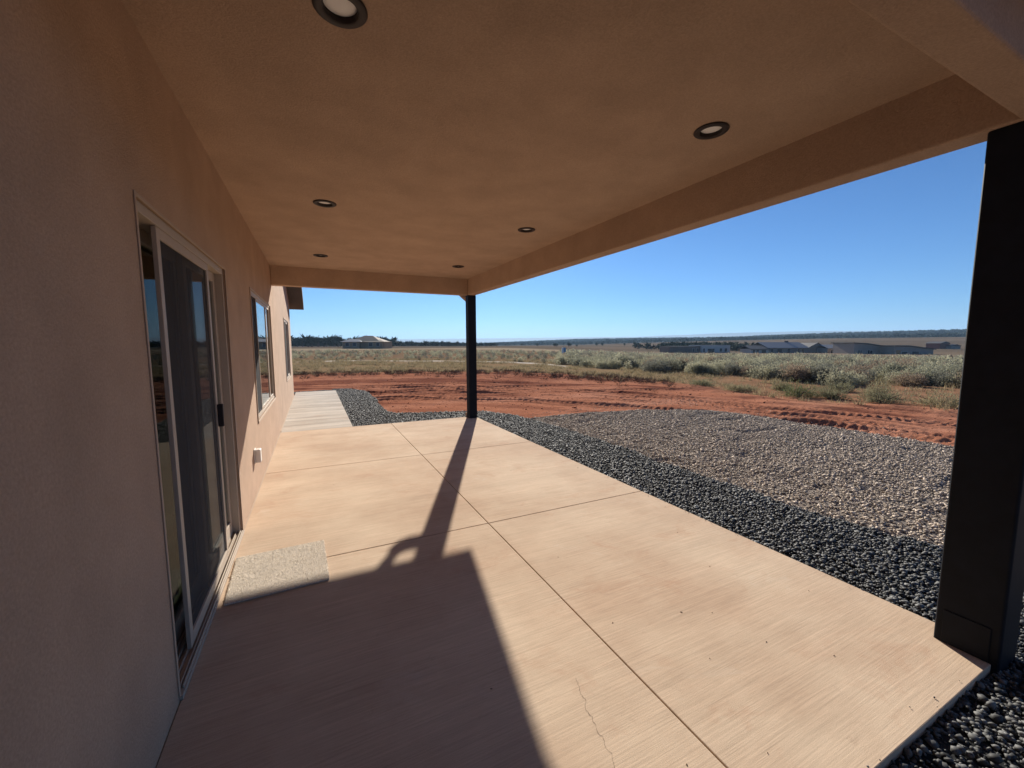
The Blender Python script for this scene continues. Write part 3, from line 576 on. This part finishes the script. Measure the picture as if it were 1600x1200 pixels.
# single plants that stand out at the edge of the dirt
GREEN = leafy(mat('green_weed', (.13, .145, .07), .85, .15, island=.4)); STRAW = leafy(mat('straw_weed', (.27, .235, .14), .9, .1, island=.35)); OLIVE = leafy(mat('olive_weed', (.20, .19, .115), .9, .1, island=.35))
pl = [((12.96, 6.77), .62, .46, GREEN, 'rounded dark green weed bush standing at the edge of the tyre tracks'), ((13.34, 6.15), .42, .28, OLIVE, 'small olive weed beside the rounded green bush'),
      ((13.5, 5.1), .62, .38, OLIVE, 'wide olive and straw bush sprawling at the dirt edge'), ((14.9, 5.75), .5, .42, STRAW, 'upright straw-coloured bush behind the sprawling olive one'),
      ((14.0, 4.1), .75, .30, STRAW, 'low wide straw clump next to the large black post'), ((14.6, 8.2), .45, .30, STRAW, 'pale straw clump in front of the sage bank'),
      ((15.6, 7.05), .55, .28, OLIVE, 'low olive clump on bare red soil before the sage'), ((13.0, 8.6), .5, .22, STRAW, 'flat straw tuft between green bush and gravel end'), ((12.9, 9.9), .55, .24, OLIVE, 'flat olive tuft where the dry grass thins out')]
for k, ((bx, by), r_, h_, m_, lab) in enumerate(pl):
    e = tag(empty('weed_bush', (bx, by, float(TZ(bx, by))), k*1.3), lab, 'bush', 'weeds at the dirt edge')
    V, F = leafcloud(1300, r_, r_*.85, h_, .10, .012, .15, 400+k); obj('foliage', npmesh('foliage', V, F), m_, e); obj('stem', stems(8, r_*.8, h_*.8, 40+k), STEM, e)

# junipers: rows of individual trees on the left, woods behind
JUN = mat('juniper_leaf', (.055, .07, .04), .9, .1, island=.4); BARK = mat('juniper_bark', (.14, .10, .08), .95, .05)
def crown(seed, n, ls):
    g = np.random.default_rng(seed); Vs = []
    for k in range(9):
        a = g.uniform(0, 6.28); rr = g.uniform(0, .33); cz = g.uniform(.35, .8); V, _ = leafcloud(n, g.uniform(.18, .3), g.uniform(.18, .3), g.uniform(.16, .26), ls, ls*.5, .3, seed*20+k, dome=False); Vs.append(V*.0+V+np.array([rr*math.cos(a)*(1.2-cz), rr*math.sin(a)*(1.2-cz), cz*.9]))
    V = np.concatenate(Vs); V[:, 2] = np.maximum(V[:, 2], .05); return V, np.arange(len(V)).reshape(-1, 3)
tv = []
for k in range(5):
    V, F = crown(500+k, 110, .085); me = npmesh('crown', V, F); me.materials.append(JUN)
    m = MB().tube([(0, 0, -.05), (.01, 0, .25), (-.02, .01, .5), (.01, .01, .8)], [.045, .035, .022, .008], 6)
    for j in range(4): aa = j*1.6+k; m.tube([(0, 0, .2+.08*j), (.16*math.cos(aa), .16*math.sin(aa), .42+.08*j)], [.02, .006], 4)
    tm = m.mesh('trunk'); tm.materials.append(BARK); tv.append((me, tm))
ta = np.concatenate([rng.uniform(-6, 21, 70), rng.uniform(21, 46, 12)]); td = np.where(ta < 21, rng.uniform(235, 300, 82), rng.uniform(260, 420, 82))
for i in range(82):
    k = i % 5; h_ = float(rng.uniform(3.6, 7.2)) if ta[i] < 9 else float(rng.uniform(2.0, 3.6)); px, py = float(td[i]*math.sin(R(ta[i]))), float(td[i]*math.cos(R(ta[i])))
    e = tag(empty('juniper_tree', (px, py, float(TZ(px, py))), float(rng.uniform(0, 6.28))), 'dark green juniper along the far edge of the pale field', 'tree', 'junipers along the far field edge'); e.scale = (h_*1.15, h_*1.15, h_)
    obj('crown', tv[k][0], None, e); obj('trunk', tv[k][1], None, e)
lowt = [crown(600+k, 4, .5) for k in range(5)]
def wood(name, px, py, hh, label):
    Vs, Fs, o = [], [], 0; pz = TZ(px, py)
    for i in range(len(px)):
        V, F = lowt[i % 5]; t = rng.uniform(0, 6.28); c_, s_ = math.cos(t), math.sin(t); q = V*hh[i]; w_ = 1.25
        Vs.append(np.stack([(q[:, 0]*c_-q[:, 1]*s_)*w_+px[i], (q[:, 0]*s_+q[:, 1]*c_)*w_+py[i], q[:, 2]*.95+pz[i]], -1)); Fs.append(F+o); o += len(V)
    tag(obj(name, npmesh(name, np.concatenate(Vs), np.concatenate(Fs)), JUN), label, 'woodland', kind='stuff')
n = 700; a_ = rng.uniform(-8, 24, n); d_ = rng.uniform(270, 480, n); wood('far_wood', np.sin(np.radians(a_))*d_, np.cos(np.radians(a_))*d_, rng.uniform(3.5, 7, n)*np.where(a_ > 10, .55, 1)*np.where(a_ > 17, .7, 1), 'dark belt of juniper wood behind the tan house')
n = 9000; a_ = rng.uniform(-8, 82, n); d_ = np.sqrt(rng.uniform(700**2, 1600**2, n)); wood('ridge_wood', np.sin(np.radians(a_))*d_, np.cos(np.radians(a_))*d_, rng.uniform(3.5, 6.5, n), 'juniper woods covering the long low ridge')
n = 170; a_ = np.concatenate([rng.normal(50, 2.6, 90), rng.uniform(46, 56, 80)]); d_ = rng.uniform(210, 300, n); wood('grove', np.sin(np.radians(a_))*d_, np.cos(np.radians(a_))*d_, rng.uniform(2.4, 4.0, n), 'dark grove behind the pale flat-roofed house')

# ------------------------------------------------------------------ distant houses
def hmat(n, c, rough=.85): return mat(n, c, rough, .2, var=.06, vscale=.8)
TAN = hmat('tan_wall', (.34, .235, .15)); TAUPE = hmat('taupe_wall', (.33, .27, .23)); PALE = hmat('pale_wall', (.52, .46, .41)); BRN = hmat('brown_wall', (.20, .15, .12)); REDB = hmat('red_brown_wall', (.20, .075, .06)); DKG = mat('dark_opening', (.035, .035, .04), .3, .5); MROOF = mat('grey_metal_roof', (.19, .20, .225), .7, .2); DROOF = mat('dark_roof', (.07, .065, .065), .6, .3); TROOF = hmat('tan_shingle_roof', (.24, .19, .14)); ORG = hmat('timber_wall', (.40, .22, .12))
RZ = -YAW
def frame_at(px, depth):
    d_ = fw+rt*((px-800)/633.99)-up*((548-600)/633.99); p = CAM+d_*depth; return p.x, p.y
def rel(px0, px1, depth): return (px1-px0)/633.99*depth
def house_at(px, depth, rot, label, group, zoff=0):
    x_, y_ = frame_at(px, depth); e = tag(empty('distant_house', (x_, y_, float(TZ(x_, y_))+zoff), RZ+rot), label, 'house', group); return e
def wins(e, lst, m=DKG, nm='window', yf=-.03):
    for (x0, x1, z0, z1) in lst:
        w = MB().box(x0-.08, x1+.08, yf-.02, yf+.025, z0-.08, z1+.08).build(nm, PALE, e); MB().box(x0, x1, yf-.045, yf-.0205, z0, z1).build('pane' if nm == 'window' else 'leaf', m, w)
GH = 'houses scattered across the plain'
# tan hip-roofed house on the left
e = house_at(537, 132, 0, 'tan house with stepped hip roof and grey-blue roof planes before the junipers', GH)
MB().box(0, 13.2, 0, 9, -1, 2.3).build('wall', TAN, e)
def hip(x0, x1, y0, y1, z0, h, r): return MB(), [(x0, y0, z0), (x1, y0, z0), (x1, y1, z0), (x0, y1, z0), (x0+r, (y0+y1)/2, z0+h), (x1-r, (y0+y1)/2, z0+h)]
def hiproof(e, x0, x1, y0, y1, z0, h, r, m):
    b, P = hip(x0, x1, y0, y1, z0, h, r)
    for q in ((0, 1, 5, 4), (1, 2, 5), (2, 3, 4, 5), (3, 0, 4), (3, 2, 1, 0)): b.poly([P[i] for i in q])
    bb = b.build('roof', m, e); return bb
hiproof(e, 1.5, 12.0, -.4, 9.4, 2.31, 1.85, 3.9, TROOF); hiproof(e, -.6, 6.5, -1.6, 5.0, 2.12, .95, 2.2, MROOF); hiproof(e, 6.6, 13.7, -1.2, 6.0, 2.14, .75, 2.6, TROOF)
MB().box(.2, 5.6, -1.2, -.01, -1, 2.1).build('wall', TAN, e); MB().box(7.6, 13.0, -.9, -.02, -1, 2.1).build('wall', TAN, e)
wins(e, [(1.2, 2.3, .7, 1.8), (3.5, 4.6, .7, 1.8)], yf=-1.23); wins(e, [(8.6, 9.8, .7, 1.8), (11, 12, .7, 1.8)], yf=-.93)
# pale flat house with a brown wing
e = house_at(1046, 158, .12, 'low brown and pale house with a flat parapet and wide dark garage opening', GH)
MB().box(0, 12.6, 0, 8, -1.5, 2.35).build('wall', BRN, e); MB().box(-.2, 12.8, -.2, 8.2, 2.351, 2.5).build('roof', DROOF, e)
MB().box(12.61, 24.6, -1.2, 8, -1.5, 2.85).build('wall', PALE, e); MB().box(12.7, 24.4, -1.1, 7.9, 2.851, 2.95).build('roof', DROOF, e)
wins(e, [(15.2, 17.9, -.2, 1.5)], yf=-1.23, nm='garage_door'); wins(e, [(20.2, 21.1, .4, 1.6), (22.3, 23.2, .4, 1.6), (13.3, 13.9, .2, 1.6)], yf=-1.23); wins(e, [(9.6, 10.3, .3, 1.7), (11.2, 11.8, .3, 1.7)])
# long grey metal roof
e = house_at(1170, 152, .05, 'long house under a pale grey metal gable roof with a small front wing', GH)
MB().box(7.2, 29.2, 0, 10, -1.5, 2.0).build('wall', TAUPE, e)
b = MB(); b.prism([(-1.0, 1.75), (5, 3.9), (5, 4.05), (-1.0, 1.9)], 0, 6.6, 23); b.prism([(11, 1.75), (5, 3.9), (5, 4.05), (11, 1.9)], 0, 6.6, 23); r_ = b.build('roof', MROOF, e); MB().box(17.6, 18.6, 4.6, 5.4, 4.06, 4.5).build('chimney', DROOF, r_)
b = MB(); b.prism([(22.5, 1.8), (26.0, 3.6), (29.8, 1.8)], 1, -.6, 9).build('gable', TAUPE, e); MB().prism([(22.2, 1.7), (26, 3.62), (30.0, 1.7), (30.0, 1.85), (26, 3.8), (22.2, 1.85)], 1, -.9, 9.2).build('roof', DROOF, e)
MB().box(.4, 7.19, -.6, 6, -1.5, 1.5).build('wall', PALE, e); MB().prism([(-1.4, 1.3), (2.7, 2.6), (6.6, 1.3), (6.6, 1.5), (2.7, 2.8), (-1.4, 1.5)], 0, -.3, 7.6).build('roof', DROOF, e)
wins(e, [(1.2, 1.9, -.1, 1.1), (2.6, 3.4, -.1, 1.1), (4.6, 6.2, -.3, 1.1)], yf=-.63); wins(e, [(8.4, 9.4, .2, 1.5), (11, 12.8, .2, 1.5), (15, 16, -.2, 1.6), (19, 19.8, .1, 1.5), (20.6, 21.4, .1, 1.5)]); wins(e, [(26.3, 27.1, .1, 1.4)], yf=-.63)
# garage building
e = house_at(1293, 148, .02, 'low pale building with two carport bays filled dark to stand for their shade', GH)
MB().box(0, 10, 0, 7, -1.5, 1.7).build('wall', TAUPE, e); MB().prism([(-.8, 1.6), (3.5, 2.9), (7.8, 1.6), (7.8, 1.75), (3.5, 3.05), (-.8, 1.75)], 0, -.4, 10.3).build('roof', MROOF, e)
MB().prism([(4.3, 1.1), (7.2, 2.25), (10.2, 1.1), (10.2, -.6), (4.3, -.6)], 1, -1.6, -.02).build('carport', DKG, e); wins(e, [(1.2, 3.7, -.6, 1.1)], nm='carport_bay')  # solid dark fill takes the place of the shade inside both bays
# two mono-pitch houses
e = house_at(1334, 136, .0, 'taupe house with a single dark shed roof falling to the right, two front windows', GH)
MB().prism([(0, -1.5), (14.2, -1.5), (14.2, 1.75), (3.9, 3.25), (0, 3.5)], 1, 0, 9).build('wall', TAUPE, e); MB().prism([(-.5, 3.55), (4.0, 3.3), (14.6, 1.72), (14.6, 1.95), (4.0, 3.6), (-.5, 3.8)], 1, -.6, 9.5).build('roof', DROOF, e)
wins(e, [(1.4, 2.0, -.2, 1.2), (2.2, 2.6, -.2, 1.2), (4.7, 5.3, -.4, 1.2), (5.5, 6.2, -.4, 1.1)]); MB().box(11.8, 12.9, -.7, -.06, -1.2, -.5).build('meter_box', DKG, e)
e = house_at(1396, 131, .0, 'taupe house with shed roof, timber entry and dark square garage door', GH)
MB().prism([(0, -1.5), (12.4, -1.5), (12.4, 1.5), (4.0, 2.5), (0, 2.6)], 1, -.5, 9).build('wall', TAUPE, e); MB().prism([(-.5, 2.65), (4.1, 2.58), (12.8, 1.45), (12.8, 1.7), (4.1, 2.86), (-.5, 2.88)], 1, -1.0, 9.5).build('roof', DROOF, e)
MB().box(.5, 1.8, -.56, -.505, -1.2, 1.3).build('entry_panel', ORG, e); wins(e, [(2.2, 4.0, -.2, .8)], yf=-.53); wins(e, [(5.6, 7.7, -1.1, .9)], nm='garage_door', yf=-.53)
e = house_at(1468, 190, .1, 'small dark red-brown house with a pale lower wing farthest out on the plain', GH)
MB().box(0, 5, 0, 6, -1.5, 2.6).build('wall', REDB, e); MB().prism([(-.4, 2.6), (2.5, 3.5), (5.4, 2.6)], 1, -.4, 6.4).build('roof', DROOF, e); MB().box(3.0, 8.0, -2.2, -.01, -1.5, 1.4).build('wall', TAUPE, e); MB().prism([(2.8, 1.4), (5.6, 2.2), (8.3, 1.4)], 1, -2.5, -.3).build('roof', DROOF, e)
# small white and blue panels either side of a post in the scrub
sx, sy = frame_at(881, 58); e = tag(empty('blue_board', (sx, sy, float(TZ(sx, sy))), RZ), 'small blue and white board on a post in the scrub', 'board')
BLUE = mat('board_blue', (.10, .28, .45), .5, .4); MB().box(-.03, .03, -.03, .03, -.3, 1.7).build('post', mat('board_post', (.08, .12, .16), .5, .4, metal=.5), e)
MB().box(-.30, -.031, -.02, .02, .5, 1.25).build('panel', mat('board_white', (.70, .76, .80), .5, .4), e); MB().box(.031, .30, -.02, .02, .5, 1.25).build('panel', BLUE, e)

# ------------------------------------------------------------------ thin cirrus-free air: pale haze over the plain
hz = MB().box(-9800, 9800, -3400, 9900, -60, 240).build('haze', None); tag(hz, kind='stuff')
hm = bpy.data.materials.new('haze'); hm.use_nodes = True; N = hm.node_tree.nodes; L = hm.node_tree.links; N.remove(N['Principled BSDF'])
pv = N.new('ShaderNodeVolumePrincipled'); pv.inputs['Color'].default_value = (.46, .70, 1, 1); pv.inputs['Density'].default_value = 0.00016; pv.inputs['Anisotropy'].default_value = .2
L.new(pv.outputs[0], N['Material Output'].inputs['Volume']); hz.data.materials.clear(); hz.data.materials.append(hm)
